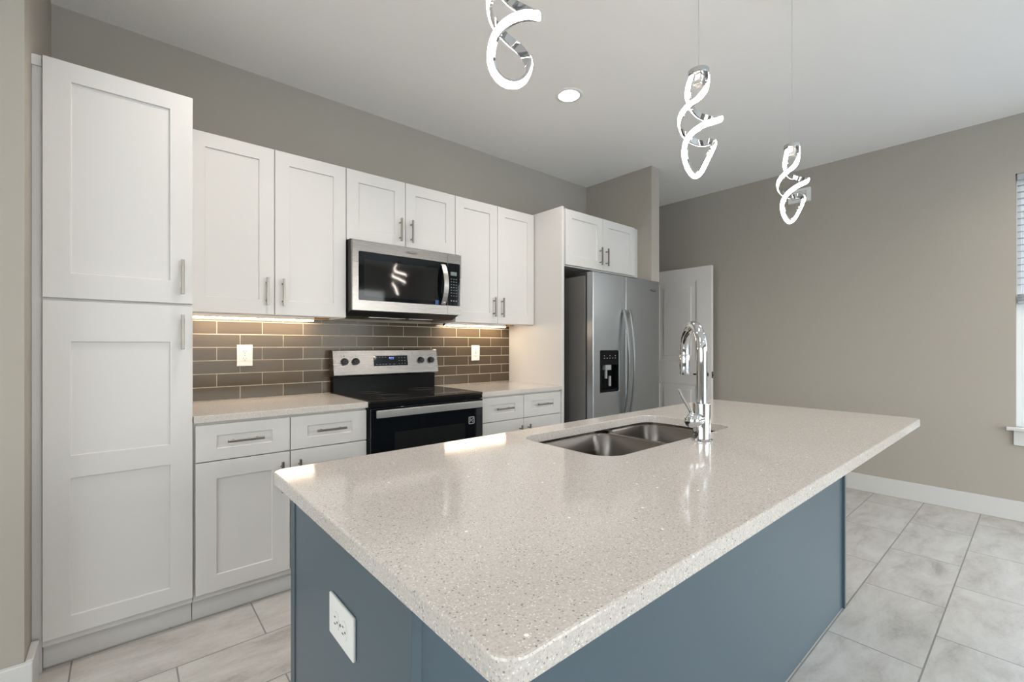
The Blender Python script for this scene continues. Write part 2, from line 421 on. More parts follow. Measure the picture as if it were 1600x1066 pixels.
def build_window(idx, y0, y1):
    w = thing('window_%d' % idx, (XR, (y0 + y1) / 2, WZ0), None, None); tag(w, kind='structure')
    fx0, fx1 = XR + 0.035, XR + 0.105
    bm = B()
    for a, b_ in ((y1 - 0.028, y1), (y0, y0 + 0.028)): box(bm, fx0, fx1, a, b_, WZ0 + 0.02, WZ1, 0.002)
    box(bm, fx0, fx1, y0 + 0.0281, y1 - 0.0281, WZ1 - 0.03, WZ1, 0.002); box(bm, fx0, fx1, y0 + 0.0281, y1 - 0.0281, WZ0 + 0.02, WZ0 + 0.05, 0.002)
    obj('window_frame', bm, M['vinyl'], w)
    for nm, z0, z1, xo in (('lower_sash', WZ0 + 0.05, 1.52, 0.0), ('upper_sash', 1.49, WZ1 - 0.03, 0.034)):
        bm = B(); a0, a1 = fx0 + 0.004 + xo, fx0 + 0.032 + xo
        for a, b_ in ((y1 - 0.06, y1 - 0.028), (y0 + 0.028, y0 + 0.06)): box(bm, a0, a1, a, b_, z0, z1, 0.002)
        box(bm, a0, a1, y0 + 0.0601, y1 - 0.0601, z0, z0 + 0.04, 0.002); box(bm, a0, a1, y0 + 0.0601, y1 - 0.0601, z1 - 0.035, z1, 0.002)
        s = obj(nm, bm, M['vinyl'], w)
        bm = B(); box(bm, (a0 + a1) / 2 - 0.002, (a0 + a1) / 2 + 0.002, y0 + 0.06, y1 - 0.06, z0 + 0.04, z1 - 0.035); obj('pane', bm, M['pane'], s)
    bm = B(); box(bm, XR - 0.045, XR + 0.03, y0 - 0.045, y1 + 0.045, WZ0 - 0.002, WZ0 + 0.02, 0.005, 2); obj('window_sill', bm, M['trim'], w)
    bm = B(); box(bm, XR - 0.016, XR - 0.0003, y0 - 0.01, y1 + 0.01, WZ0 - 0.105, WZ0 - 0.003, 0.003, 2); obj('sill_apron', bm, M['trim'], w)
build_window(1, *wins[0]); build_window(2, *wins[1])

def blind(y0, y1, label):
    t = thing('window_blind', (XR + 0.018, (y0 + y1) / 2, WZ1), label, 'blind')
    bm = B(); box(bm, XR + 0.002, XR + 0.033, y0 + 0.006, y1 - 0.006, WZ1 - 0.045, WZ1 - 0.001, 0.003); obj('headrail', bm, M['blind'], t)
    bm = B(); z = WZ1 - 0.085
    while z > 1.60:
        vs = [bm.verts.new(p) for p in ((XR - 0.004, y0 + 0.008, z), (XR + 0.032, y0 + 0.008, z), (XR + 0.032, y1 - 0.008, z), (XR - 0.004, y1 - 0.008, z))]
        vt = [bm.verts.new(v.co + Vector((0, 0, 0.0028))) for v in vs]
        bm.faces.new(list(reversed(vs))); bm.faces.new(vt)
        for i in range(4): bm.faces.new((vs[i], vs[(i + 1) % 4], vt[(i + 1) % 4], vt[i]))
        z -= 0.046
    obj('slats', bm, M['blind'], t)
    bm = B()
    for k in range(6): box(bm, XR - 0.004, XR + 0.032, y0 + 0.008, y1 - 0.008, 1.535 + k * 0.008, 1.5385 + k * 0.008)
    box(bm, XR - 0.004, XR + 0.032, y0 + 0.008, y1 - 0.008, 1.512, 1.532, 0.003); obj('bottom_rail', bm, M['blind'], t)
    for yy in (y0 + 0.15, y1 - 0.15):
        bm = B(); cyl(bm, (XR + 0.014, yy, 1.52), (XR + 0.014, yy, WZ1 - 0.04), 0.0012, seg=6); obj('cord', bm, M['blind'], t)
blind(*wins[0], 'white slatted blind drawn halfway down the window at the right edge')
blind(*wins[1], 'white slatted blind in the added window out of view')

# greenery and ground outside
bm = B(); box(bm, XR + 0.4, XR + 30, -20, 14, -0.25, -0.2); box(bm, -20, XR + 0.4, -30, YF - 0.5, -0.25, -0.2); box(bm, -20, XL - 0.4, YF - 0.5, 14, -0.25, -0.2); struct('ground', bm, M['bounce'])  # unseen ground, made pale to bounce daylight onto the ceiling
bm = B(); rnd = random.Random(3)
for k in range(2600):
    y = rnd.uniform(-11.0, 0.5); zt = 1.72 + 0.24 * math.sin(y * 2.3) + 0.16 * math.sin(y * 5.1)
    z = rnd.uniform(-0.2, zt); x = XR + 3.0 + rnd.uniform(0, 0.5)
    s = rnd.uniform(0.05, 0.13); d = Vector((rnd.uniform(-1, 1), rnd.uniform(-1, 1), rnd.uniform(-1, 1))).normalized(); c = Vector((x, y, z))
    u = d.orthogonal().normalized(); w_ = d.cross(u)
    vs = [bm.verts.new(c + p) for p in (u * s, w_ * s * 0.5 + d * 0.01, -u * s, -w_ * s * 0.5 - d * 0.01)]; bm.faces.new(vs)
box(bm, XR + 3.25, XR + 3.5, -11, 0.5, -0.2, 1.4)
tag(obj('hedge', bm, M['leaves'], loc=(XR + 3.2, -5, -0.2)), 'green leafy hedge outside behind the window', 'hedge', kind='stuff')

# daylight portals at the openings, mostly unseen added windows (they guide the sky's light, they give none of their own)
def portal(loc, rot, sx, sy):
    l = bpy.data.lights.new('sky_portal', 'AREA'); l.shape = 'RECTANGLE'; l.size = sx; l.size_y = sy; l.cycles.is_portal = True
    o = bpy.data.objects.new('sky_portal', l); COL.objects.link(o); o.location = loc; o.rotation_euler = rot
for a, b_ in wins: portal((XR + 0.13, (a + b_) / 2, (WZ0 + WZ1) / 2), (0, PI / 2, 0), WZ1 - WZ0, b_ - a)
portal(((GD[0] + GD[1]) / 2, YF - 0.13, 1.2), (PI / 2, 0, 0), GD[1] - GD[0], 2.4)

portal((XL - 0.13, (LD[0] + LD[1]) / 2, (LZ[0] + LZ[1]) / 2), (0, -PI / 2, 0), LZ[1] - LZ[0], LD[1] - LD[0])

# open hall door against the right wall
d1 = thing('door_1', (4.75, -0.475, 0), None, None); tag(d1, kind='structure')
def panel_grid(bm, u0, u1, v0, v1, holes, rec, slope, P):
    """front skin in (u,v) with recessed panels; P(u,v,depth)->co ; holes = (a0,a1,b0,b1)"""
    us = sorted({u0, u1, *[h[0] for h in holes], *[h[1] for h in holes]}); vs = sorted({v0, v1, *[h[2] for h in holes], *[h[3] for h in holes]})
    cache = {}
    def V(u, v, d):
        k = (round(u, 5), round(v, 5), round(d, 5))
        if k not in cache: cache[k] = bm.verts.new(P(u, v, d))
        return cache[k]
    for i in range(len(us) - 1):
        for j in range(len(vs) - 1):
            a, b_, c, d = us[i], us[i + 1], vs[j], vs[j + 1]
            if any(h[0] - 1e-6 <= a and b_ <= h[1] + 1e-6 and h[2] - 1e-6 <= c and d <= h[3] + 1e-6 for h in holes): continue
            bm.faces.new((V(a, c, 0), V(b_, c, 0), V(b_, d, 0), V(a, d, 0)))
    for h in holes:
        o_ = [(h[0], h[2]), (h[1], h[2]), (h[1], h[3]), (h[0], h[3])]
        i_ = [(h[0] + slope, h[2] + slope), (h[1] - slope, h[2] + slope), (h[1] - slope, h[3] - slope), (h[0] + slope, h[3] - slope)]
        for k in range(4):
            j = (k + 1) % 4; bm.faces.new((V(*o_[k], 0), V(*o_[j], 0), V(*i_[j], rec), V(*i_[k], rec)))
        bm.faces.new([V(*p, rec) for p in i_])
    return V
def slab(bm, u0, u1, v0, v1, holes, th, rec, slope, P):
    V = panel_grid(bm, u0, u1, v0, v1, holes, rec, slope, P)
    us = sorted({u0, u1, *[h[0] for h in holes], *[h[1] for h in holes]}); vs = sorted({v0, v1, *[h[2] for h in holes], *[h[3] for h in holes]})
    per = [(u, v0) for u in us] + [(u1, v) for v in vs[1:]] + [(u, v1) for u in reversed(us[:-1])] + [(u0, v) for v in reversed(vs[1:-1])]
    n = len(per)
    for k in range(n):
        a, b_ = per[k], per[(k + 1) % n]; bm.faces.new((V(*b_, 0), V(*a, 0), V(*a, th), V(*b_, th)))
    bm.faces.new([V(*p, th) for p in reversed(per)])
bm = B()
slab(bm, -0.855, -0.095, 0.01, 2.035, [(-0.70, -0.25, 1.045, 1.905), (-0.70, -0.25, 0.25, 0.82)], 0.035, 0.008, 0.022, lambda u, v, d: Vector((4.75 + d, u, v)))
dl = obj('door_leaf', bm, M['door'], d1)
for z0, z1 in ((1.11, 1.84), (0.315, 0.755)): bx('raised_panel', M['door'], d1, 4.7515, 4.7595, -0.635, -0.315, z0, z1, 0.004)
bm = B(); lathe(bm, [(0.0, -0.004), (0.027, -0.004), (0.027, 0.004), (0.0, 0.004)], (4.745, -0.80, 0.925), 'X', 24)
cyl(bm, (4.745, -0.80, 0.925), (4.695, -0.80, 0.925), 0.009, seg=16); box(bm, 4.690, 4.706, -0.808, -0.69, 0.917, 0.933, 0.003)
obj('door_handle', bm, M['bronze'], d1, smooth=40)
bm = B(); box(bm, 4.755, 4.780, -0.857, -0.8548, 0.89, 0.955); box(bm, 4.762, 4.773, -0.866, -0.857, 0.912, 0.932, 0.002); obj('latch_plate', bm, M['bronze'], d1)
for z in (0.25, 1.05, 1.8): bm = B(); cyl(bm, (4.79, -0.082, z - 0.045), (4.79, -0.082, z + 0.045), 0.006, seg=12); box(bm, 4.755, 4.787, -0.0945, -0.088, z - 0.045, z + 0.045); obj('hinge', bm, M['bronze'], d1)

# ------------------------------------------------------------------ cabinets
PY, UY = -0.630, -0.3347
def fr(y):  # front skin at plane y facing -Y, depth goes +Y
    return lambda u, v, d: Vector((u, y + d, v))
def shaker(name, x0, x1, z0, z1, y, holes, parent, m=None, th=0.019):
    bm = B(); slab(bm, x0, x1, z0, z1, holes, th, 0.0075, 0.0012, fr(y))
    return obj(name, bm, m or M['cab'], parent, bevel=0.0012)
def pull(parent, cx, cz, y, vertical=True, L=0.148):
    """square bar pull on two posts in front of plane y"""
    bm = B(); h = L / 2; p = 0.048; r = 0.0055
    if vertical:
        box(bm, cx - r, cx + r, y - 0.036, y - 0.025, cz - h, cz + h, 0.001)
        for s in (-p, p): cyl(bm, (cx, y - 0.027, cz + s), (cx, y - 0.0003, cz + s), 0.0045, seg=12)
    else:
        box(bm, cx - h, cx + h, y - 0.036, y - 0.025, cz - r, cz + r, 0.001)
        for s in (-p, p): cyl(bm, (cx + s, y - 0.027, cz), (cx + s, y - 0.0003, cz), 0.0045, seg=12)
    return obj('handle', bm, M['nickel'], parent, smooth=30)

# pantry
pn = thing('pantry_cabinet', (0.22, -0.3, 0), 'tall white two-door pantry cabinet at the left end of the kitchen run', 'cabinet')
bx('cabinet_body', M['cabin'], pn, -0.003, 0.4578, -0.6105, -0.003, 0.095, 2.3005, 0.001)
bx('toe_kick', M['cab'], pn, -0.003, 0.4578, -0.578, -0.04, 0.001, 0.0948)
bm = B(); box(bm, -0.0295, -0.0035, -0.609, -0.59, 0.001, 2.3005); box(bm, -0.0295, -0.0035, -0.618, -0.609, 2.262, 2.3005); obj('filler_strip', bm, M['cab'], pn)
d = shaker('door', 0.0, 0.4575, 1.4035, 2.3005, PY, [(0.0765, 0.3785, 1.500, 2.228)], pn); pull(d, 0.4205, 1.515, PY)
d = shaker('door', 0.0, 0.4575, 0.1235, 1.393, PY, [(0.0765, 0.3785, 0.803, 1.238), (0.0765, 0.3785, 0.193, 0.717)], pn); pull(d, 0.4205, 1.281, PY)

def wall_cabinet(x0, x1, z0, z1, y, label, cleat=None, hz=0.0, group='white wall cabinets above the counter', lip=True):
    t = thing('wall_cabinet', ((x0 + x1) / 2, y / 2, z0), label, 'cabinet', group)
    bz = z0 - 0.004
    bm = B(); yb = y + 0.0205
    box(bm, x0 + 0.001, x0 + 0.016, yb, -0.004, bz, z1 - 0.002); box(bm, x1 - 0.016, x1 - 0.001, yb, -0.004, bz, z1 - 0.002)
    box(bm, x0 + 0.016, x1 - 0.016, yb, -0.004, z1 - 0.018, z1 - 0.002); box(bm, x0 + 0.016, x1 - 0.016, -0.012, -0.004, bz, z1 - 0.018)
    box(bm, x0 + 0.016, x1 - 0.016, yb, yb + 0.018, bz, z1 - 0.018)
    obj('cabinet_body', bm, M['cabin'], t, bevel=0.0008)
    bx('underside_panel', M['cabin'], t, x0 + 0.0165, x1 - 0.0165, yb + 0.0185, -0.0125, bz + 0.012, bz + 0.022)
    xm = (x0 + x1) / 2
    for a, b_, s in ((x0 + 0.0015, xm - 0.0017, 1), (xm + 0.0017, x1 - 0.0015, -1)):
        st = 0.073
        d = shaker('door', a, b_, z0, z1, y, [(a + st, b_ - st, z0 + 0.079, z1 - 0.071)], t)
        pull(d, (b_ - 0.038) if s == 1 else (a + 0.038), z0 + 0.122 if (z1 - z0) > 0.6 else z0 + 0.108, y)
    if cleat:
        bx('wood_cleat', M['wood'], t, cleat[0], cleat[1], -0.10, -0.03, bz + 0.001, bz + 0.0118)
    return t
wall_cabinet(0.462, 1.2385, 1.389, 2.283, UY, 'white double-door wall cabinet between pantry and microwave', (1.14, 1.215))
wall_cabinet(1.2400, 2.0110, 1.858, 2.283, UY, 'short white double-door wall cabinet above the microwave')
wall_cabinet(2.0125, 2.7780, 1.389, 2.283, UY, 'white double-door wall cabinet between microwave and refrigerator panel', (2.69, 2.76))

# refrigerator cabinet and side panel
fc = thing('wall_cabinet', (3.3, -0.3, 1.852), 'deep white double-door wall cabinet above the refrigerator', 'cabinet', 'white wall cabinets above the counter')
bx('cabinet_body', M['cabin'], fc, 2.8100, 3.7950, -0.6095, -0.003, 1.842, 2.288, 0.001)
bx('filler_strip', M['cab'], fc, 3.7955, 3.8245, -0.6095, -0.59, 1.842, 2.288)
for a, b_, s in ((2.8360, 3.2915, 1), (3.2945, 3.7510, -1)):
    d = shaker('door', a, b_, 1.852, 2.286, PY, [(a + 0.073, b_ - 0.073, 1.930, 2.222)], fc); pull(d, b_ - 0.042 if s == 1 else a + 0.038, 1.963, PY)
bm = B(); box(bm, 2.7830, 2.8080, -0.640, -0.003, 0.001, 2.292, 0.0012)
tag(obj('cabinet_end_panel', bm, M['cab'], loc=(2.795, -0.3, 0)), 'tall white end panel between the counter and the refrigerator', 'panel')

def base_cabinet(x0, x1, label):
    t = thing('base_cabinet', ((x0 + x1) / 2, -0.3, 0), label, 'cabinet', 'white base cabinets under the rear counter')
    bx('cabinet_body', M['cabin'], t, x0 + 0.001, x1 - 0.001, -0.6105, -0.003, 0.095, 0.8825, 0.001)
    bx('toe_kick', M['cab'], t, x0 + 0.001, x1 - 0.001, -0.578, -0.04, 0.001, 0.0948)
    xm = (x0 + x1) / 2 + 0.001
    for a, b_, s in ((x0 + 0.008, xm - 0.002, 1), (xm + 0.002, x1 - 0.004, -1)):
        dw = shaker('drawer', a, b_, 0.7085, 0.870, PY, [(a + 0.078, b_ - 0.078, 0.760, 0.8185)], t); pull(dw, (a + b_) / 2, 0.7915, PY, False)
        d = shaker('door', a, b_, 0.1235, 0.7035, PY, [(a + 0.078, b_ - 0.078, 0.195, 0.626)], t); pull(d, (b_ - 0.038) if s == 1 else (a + 0.038), 0.588, PY)
    return t
base_cabinet(0.4595, 1.2430, 'white base cabinet with two drawers and doors between pantry and range')
base_cabinet(2.0110, 2.7820, 'white base cabinet with two drawers right of the range')

# ------------------------------------------------------------------ counters on the back wall
def slab_top(name, x0, x1, y0, y1, label, r=0.003, **k):
    bm = B(); L = []
    for ins, z in ((0, 0.884), (0, 0.9115), (0.0008, 0.9133), (0.0025, 0.914)):
        L.append([(x, y, z) for x, y in rrect(x0 + ins, x1 - ins, y0 + ins, y1 - ins, r, 2)])
    loops(bm, L, True, True)
    return tag(obj(name, bm, M['quartz'], loc=((x0 + x1) / 2, (y0 + y1) / 2, 0.884)), label, 'countertop', **k)
slab_top('countertop', 0.4600, 1.2445, -0.6445, -0.013, 'speckled white quartz countertop between the pantry and the range')
slab_top('countertop', 2.0095, 2.7815, -0.6445, -0.013, 'speckled white quartz countertop between the range and the refrigerator panel')

# backsplash: a real course of glass tiles
bm = B(); G = 0.0015; TW, TH = 0.2297, 0.0746
box(bm, 0.459, 2.7822, -0.0118, -0.0008, 0.905, 1.384); box(bm, 1.241, 2.010, -0.0075, -0.0008, 1.3835, 1.40)
bs = obj('tile_backsplash', bm, M['grout'], loc=(1.62, -0.006, 0.905)); tag(bs, 'taupe glass brick-pattern tile backsplash behind the range and counters', 'backsplash')
bm = B(); row = 0; z = 0.9145
while z < 1.384:
    off = 0.7427 if row % 2 == 0 else 0.628
    x = off - 4 * TW; z1 = min(z + TH - 2 * G, 1.384)
    while x < 2.79:
        a, b_ = max(x + G, 0.4595), min(x + TW - G, 2.7818)
        if b_ - a > 0.006 and z1 - z > 0.005: box(bm, a, b_, -0.0128, -0.0070, z + G, z1, 0.0008, 2)
        x += TW
    z += TH; row += 1
obj('tiles', bm, M['tile'], bs)

# ------------------------------------------------------------------ outlets
def outlet(loc, label, style='duplex', rot=(0, 0, 0)):
    t = thing('wall_outlet', (0, 0, 0), label, 'outlet', 'white wall outlets')
    bm = B(); box(bm, -0.0400, 0.0400, -0.006, 0, -0.062, 0.062, 0.002, 2); obj('cover_plate', bm, M['plate'], t)
    if style == 'duplex':
        for zc in (0.0205, -0.0205):
            bm = B(); P = []
            for i in range(32):
                a = 2 * PI * i / 32; P.append((0.0175 * math.cos(a), max(-0.0135, min(0.0135, 0.0175 * math.sin(a)))))
            loops(bm, [[(x, -0.0058, zc + y) for x, y in P], [(x, -0.0078, zc + y) for x, y in P]], True, True)
            rc = obj('receptacle', bm, M['plate'], t)
            bm = B()
            for sx, hh in ((-0.0065, 0.0042), (0.0065, 0.0034)): box(bm, sx - 0.0011, sx + 0.0011, -0.0081, -0.0074, zc + 0.0035 - hh, zc + 0.0035 + hh)
            cyl(bm, (0, -0.0081, zc - 0.0078), (0, -0.0074, zc - 0.0078), 0.0024, seg=12); obj('slots', bm, M['slot'], rc)
        bm = B(); cyl(bm, (0, -0.0072, 0), (0, -0.0055, 0), 0.0028, seg=14); obj('screw', bm, M['nickel'], t)
    else:
        bm = B(); box(bm, -0.0165, 0.0165, -0.0078, -0.0055, -0.0335, 0.0335, 0.001, 2); rc = obj('receptacle', bm, M['plate'], t)
        bm = B()
        for zc in (0.021, -0.021):
            for sx, hh in ((-0.0062, 0.0040), (0.0062, 0.0032)): box(bm, sx - 0.0011, sx + 0.0011, -0.0081, -0.0074, zc - hh, zc + hh)
            cyl(bm, (0, -0.0081, zc - 0.0088), (0, -0.0074, zc - 0.0088), 0.0022, seg=12)
        obj('slots', bm, M['slot'], rc)
        bm = B()
        for zc in (0.004, -0.004): box(bm, -0.006, 0.006, -0.0088, -0.0076, zc - 0.0024, zc + 0.0024, 0.0005)
        obj('test_buttons', bm, M['print'], rc)
    t.location = loc; t.rotation_euler = rot if not isinstance(rot, Matrix) else rot.to_euler()
    return t
outlet((0.7655, -0.0130, 1.165), 'white duplex outlet on the tile between pantry and range')
outlet((2.4185, -0.0130, 1.161), 'white outlet with test buttons on the tile right of the range', 'gfci')

# ------------------------------------------------------------------ under-cabinet lights
def under_light(x0, x1, label):
    t = thing('under_cabinet_light', ((x0 + x1) / 2, -0.075, 1.38), label, 'light', 'under-cabinet lights')
    bx('housing', M['plate'], t, x0, x1, -0.092, -0.056, 1.379, 1.3968, 0.001)
    bx('diffuser', M['under'], t, x0 + 0.006, x1 - 0.006, -0.091, -0.072, 1.3725, 1.3788)
    bx('end_cap', M['blackm'], t, x0 - 0.004, x0 - 0.0003, -0.090, -0.058, 1.374, 1.3955)
    return t
under_light(0.500, 1.132, 'glowing light strip under the wall cabinet beside the pantry')
under_light(2.085, 2.680, 'glowing light strip under the wall cabinet right of the microwave')

# ------------------------------------------------------------------ range
X0, X1 = 1.2470, 2.0070
rg = thing('kitchen_range', (1.627, -0.33, 0), 'black and stainless electric range with smooth glass cooktop', 'stove')
bx('range_body', M['blackm'], rg, X0, X1, -0.632, -0.022, 0.03, 0.9045, 0.002)
bm = B(); box(bm, X0 - 0.0005, X1 + 0.0005, -0.664, -0.075, 0.905, 0.9205, 0.003, 2); ckt = obj('cooktop', bm, M['hob'], rg)
for cx, cy, r in ((1.44, -0.50, 0.115), (1.82, -0.50, 0.09), (1.44, -0.22, 0.075), (1.82, -0.22, 0.10)):
    for rr in (r, r * 0.62):
        bm = B(); lathe(bm, [(rr - 0.001, 0.9206), (rr - 0.001, 0.9209), (rr + 0.001, 0.9209), (rr + 0.001, 0.9206)], (cx, cy, 0), 'Z', 48)
        obj('burner_ring', bm, M['ringm'], ckt)
bm = B(); box(bm, X0, X1, -0.662, -0.633, 0.880, 0.9043, 0.003, 2); obj('vent_trim', bm, M['black'], rg)
bm = B(); box(bm, X0 + 0.002, X1 - 0.002, -0.668, -0.633, 0.245, 0.8780, 0.004, 2); od = obj('oven_door', bm, M['glass'], rg)
bm = B(); L = [[(x, -0.6683, z) for x, z in rrect(X0 + 0.14, X1 - 0.14, 0.36, 0.735, 0.012, 3)], [(x, -0.6675, z) for x, z in rrect(X0 + 0.14, X1 - 0.14, 0.36, 0.735, 0.012, 3)]]
loops(bm, L, True, True); obj('oven_window', bm, M['glasswin'], od)
bm = B(); box(bm, 1.2640, 1.9720, -0.713, -0.700, 0.829, 0.871, 0.003, 2)
for xx in (1.30, 1.955): box(bm, xx - 0.014, xx + 0.014, -0.7005, -0.6683, 0.838, 0.862, 0.002)
obj('handle', bm, M['steelh'], od)
bm = B(); Lw = [[(x, -0.6690, z) for x, z in rrect(1.892, 1.938, 0.722, 0.770, 0.008, 3)], [(x, -0.6690, z) for x, z in rrect(1.8985, 1.9315, 0.7285, 0.7635, 0.004, 3)]]
loops(bm, Lw); strap(bm, [(1.900, -0.6692, 0.738), (1.915, -0.6692, 0.747), (1.931, -0.6692, 0.759)], (0, 0, 1), 0.006, 0.0003)
box(bm, 1.903, 1.912, -0.6693, -0.6688, 0.750, 0.757); box(bm, 1.918, 1.927, -0.6693, -0.6688, 0.735, 0.742)
obj('sticker', bm, M['print'], od)
bm = B(); box(bm, X0 + 0.002, X1 - 0.002, -0.664, -0.633, 0.075, 0.238, 0.004, 2); obj('storage_drawer', bm, M['black'], rg)
bm = B()
for xx in (X0 + 0.05, X1 - 0.05):
    for yy in (-0.58, -0.08): bm = B(); cyl(bm, (xx, yy, 0.0), (xx, yy, 0.0302), 0.016, seg=16); obj('levelling_foot', bm, M['blackm'], rg)
# backguard: black riser, tilted steel control panel
bm = B(); box(bm, X0 + 0.004, X1 - 0.004, -0.072, -0.020, 0.9045, 1.022, 0.004, 2); obj('backguard', bm, M['black'], rg)
def yz_prism(bm, x0, x1, P):
    loops(bm, [[(x0, y, z) for y, z in P], [(x1, y, z) for y, z in P]], True, True)
bm = B(); yz_prism(bm, X0 - 0.003, X1 + 0.003, [(-0.108, 1.024), (-0.112, 1.030), (-0.083, 1.188), (-0.077, 1.193), (-0.020, 1.193), (-0.020, 1.022), (-0.10, 1.022)])
cp = obj('control_panel', bm, M['steel'], rg, bevel=0.0015)
def cpy(z): return -0.112 + 0.029 * (z - 1.030) / 0.158
for kx in (1.3160, 1.3895, 1.8690, 1.9520):
    zc = 1.1165; y0 = cpy(zc)
    bm = B(); lathe(bm, [(0.0235, 0), (0.0235, -0.004), (0.0205, -0.007), (0.0195, -0.024), (0.017, -0.027), (0, -0.027)], (kx, y0 + 0.001, zc), 'Y', 28)
    box(bm, kx - 0.0045, kx + 0.0045, y0 - 0.031, y0 - 0.022, zc - 0.018, zc + 0.018, 0.002)
    kb = obj('knob', bm, M['blackm'], cp, smooth=35)
    bm = B(); box(bm, kx - 0.002, kx + 0.002, cpy(1.153) - 0.0005, cpy(1.153) + 0.0003, 1.149, 1.157); box(bm, kx - 0.02, kx - 0.014, cpy(1.148) - 0.0005, cpy(1.148) + 0.0003, 1.146, 1.149); box(bm, kx + 0.014, kx + 0.02, cpy(1.148) - 0.0005, cpy(1.148) + 0.0003, 1.146, 1.149)
    obj('knob_marks', bm, M['printd'], cp)
bm = B(); za, zb = 1.0830, 1.1520
loops(bm, [[(1.514, cpy(za) - 0.0012, za), (1.766, cpy(za) - 0.0012, za), (1.766, cpy(zb) - 0.0012, zb), (1.514, cpy(zb) - 0.0012, zb)],
           [(1.514, cpy(za) + 0.001, za), (1.766, cpy(za) + 0.001, za), (1.766, cpy(zb) + 0.001, zb), (1.514, cpy(zb) + 0.001, zb)]], True, True)
ds = obj('display', bm, M['glass'], cp)
def on_cp(bm, x, z, w, h):
    box(bm, x - w / 2, x + w / 2, cpy(z) - 0.0016, cpy(z) - 0.0013, z - h / 2, z + h / 2)
bm = B(); on_cp(bm, 1.629, 1.134, 0.005, 0.013)
for dx in (0.010, 0.026): 
    for zz in (1.128, 1.134, 1.140): on_cp(bm, 1.629 + dx, zz, 0.009, 0.0018)
    on_cp(bm, 1.629 + dx - 0.0045, 1.134, 0.0018, 0.013); on_cp(bm, 1.629 + dx + 0.0045, 1.134, 0.0018, 0.013)
obj('clock_digits', bm, M['lcd'], ds)
bm = B()
for x in (1.535, 1.558, 1.58, 1.60): 
    for zz in (1.142, 1.094): on_cp(bm, x, zz, 0.012, 0.0022)
for x in (1.70, 1.722, 1.744):
    for zz in (1.096, 1.116, 1.136): on_cp(bm, x, zz, 0.006, 0.004)
for x in (1.63, 1.66): on_cp(bm, x, 1.094, 0.012, 0.0022)
obj('button_marks', bm, M['print'], ds)
bm = B(); box(bm, X1 + 0.0032, X1 + 0.045, -0.0140, -0.0133, 1.055, 1.15); box(bm, X1 - 0.02, X1 + 0.004, -0.0195, -0.0133, 1.10, 1.105)
obj('tape', bm, M['clear'], rg)

# ------------------------------------------------------------------ microwave
mw = thing('microwave_oven', (1.627, -0.2, 1.41), 'stainless over-the-range microwave with black glass door', 'microwave')
A0, A1 = 1.2450, 2.0060
bm = B(); yz_prism(bm, A0, A1, [(-0.378, 1.855), (-0.378, 1.430), (-0.30, 1.402), (-0.016, 1.402), (-0.016, 1.855)]); obj('microwave_body', bm, M['blackm'], mw)
ZB, ZT, YM = 1.4320, 1.8460, -0.410
bm = B(); slab(bm, 1.2470, 1.9010, ZB, ZT, [(1.2835, 1.9005, 1.4925, 1.7835)], 0.029, 0.002, 0.0015, fr(YM)); md = obj('door', bm, M['steel'], mw, bevel=0.002)
bm = B(); L = [[(x, YM - 0.0005, z) for x, z in rrect(1.2850, 1.9000, 1.4940, 1.7820, 0.008, 4)], [(x, YM + 0.0018, z) for x, z in rrect(1.2850, 1.9000, 1.4940, 1.7820, 0.008, 4)]]
loops(bm, L, True, True); gl = obj('door_glass', bm, M['glass'], md)
bm = B(); L = [[(x, YM - 0.0009, z) for x, z in rrect(1.316, 1.822, 1.5170, 1.7360, 0.006, 4)], [(x, YM - 0.0004, z) for x, z in rrect(1.316, 1.822, 1.5170, 1.7360, 0.006, 4)]]
loops(bm, L, True, True); obj('viewing_window', bm, M['glasswin'], gl)
bm = B(); pts = []
for i in range(17):
    t = i / 16; pts.append((1.862, YM - 0.006 - 0.042 * math.sin(PI * t) ** 0.8, 1.4985 + 0.266 * t))
strap(bm, pts, (1, 0, 0), 0.034, 0.009)
for zz in (1.515, 1.748): box(bm, 1.852, 1.872, YM - 0.022, YM - 0.0008, zz - 0.008, zz + 0.008, 0.002)
obj('handle', bm, M['steelh'], md, smooth=40)
bm = B(); box(bm, 1.805, 1.828, YM - 0.0016, YM - 0.0010, 1.4950, 1.5240); obj('tape', bm, M['tape'], md)
text('maker_name', 'Whirlpool', 0.017, M['printd'], md, (1.632, YM - 0.0006, 1.8130), (PI / 2, 0, 0))
bm = B(); P = [(1.632 + 0.043 * math.cos(a), YM - 0.0006, 1.8150 + 0.0075 * math.sin(a)) for a in [math.radians(35 + k * 11) for k in range(26)]]
strap(bm, P, (0, 1, 0), 0.0006, 0.0012); obj('maker_swirl', bm, M['printd'], md)
bm = B(); slab(bm, 1.9030, 2.0110, ZB, ZT, [(1.9035, 2.0005, 1.4925, 1.7835)], 0.029, 0.002, 0.0004, fr(YM)); mc = obj('control_panel', bm, M['steel'], mw, bevel=0.002)
bm = B(); L = [[(x, YM - 0.0005, z) for x, z in rrect(1.9040, 2.0000, 1.4940, 1.7820, 0.006, 4)], [(x, YM + 0.0018, z) for x, z in rrect(1.9040, 2.0000, 1.4940, 1.7820, 0.006, 4)]]
loops(bm, L, True, True); kp = obj('keypad', bm, M['glass'], mc)
bm = B(); box(bm, 1.925, 1.974, YM - 0.0010, YM - 0.0004, 1.7000, 1.7250); obj('display', bm, M['lcdg'], kp)
bm = B()
for i in range(3):
    for j in range(7): box(bm, 1.926 + i * 0.020, 1.935 + i * 0.020, YM - 0.0010, YM - 0.0004, 1.674 - j * 0.019, 1.6775 - j * 0.019)
for i in range(3): cyl(bm, (1.930 + i * 0.020, YM - 0.0010, 1.527), (1.930 + i * 0.020, YM - 0.0004, 1.527), 0.005, seg=12)
obj('button_marks', bm, M['print'], kp)
bm = B()
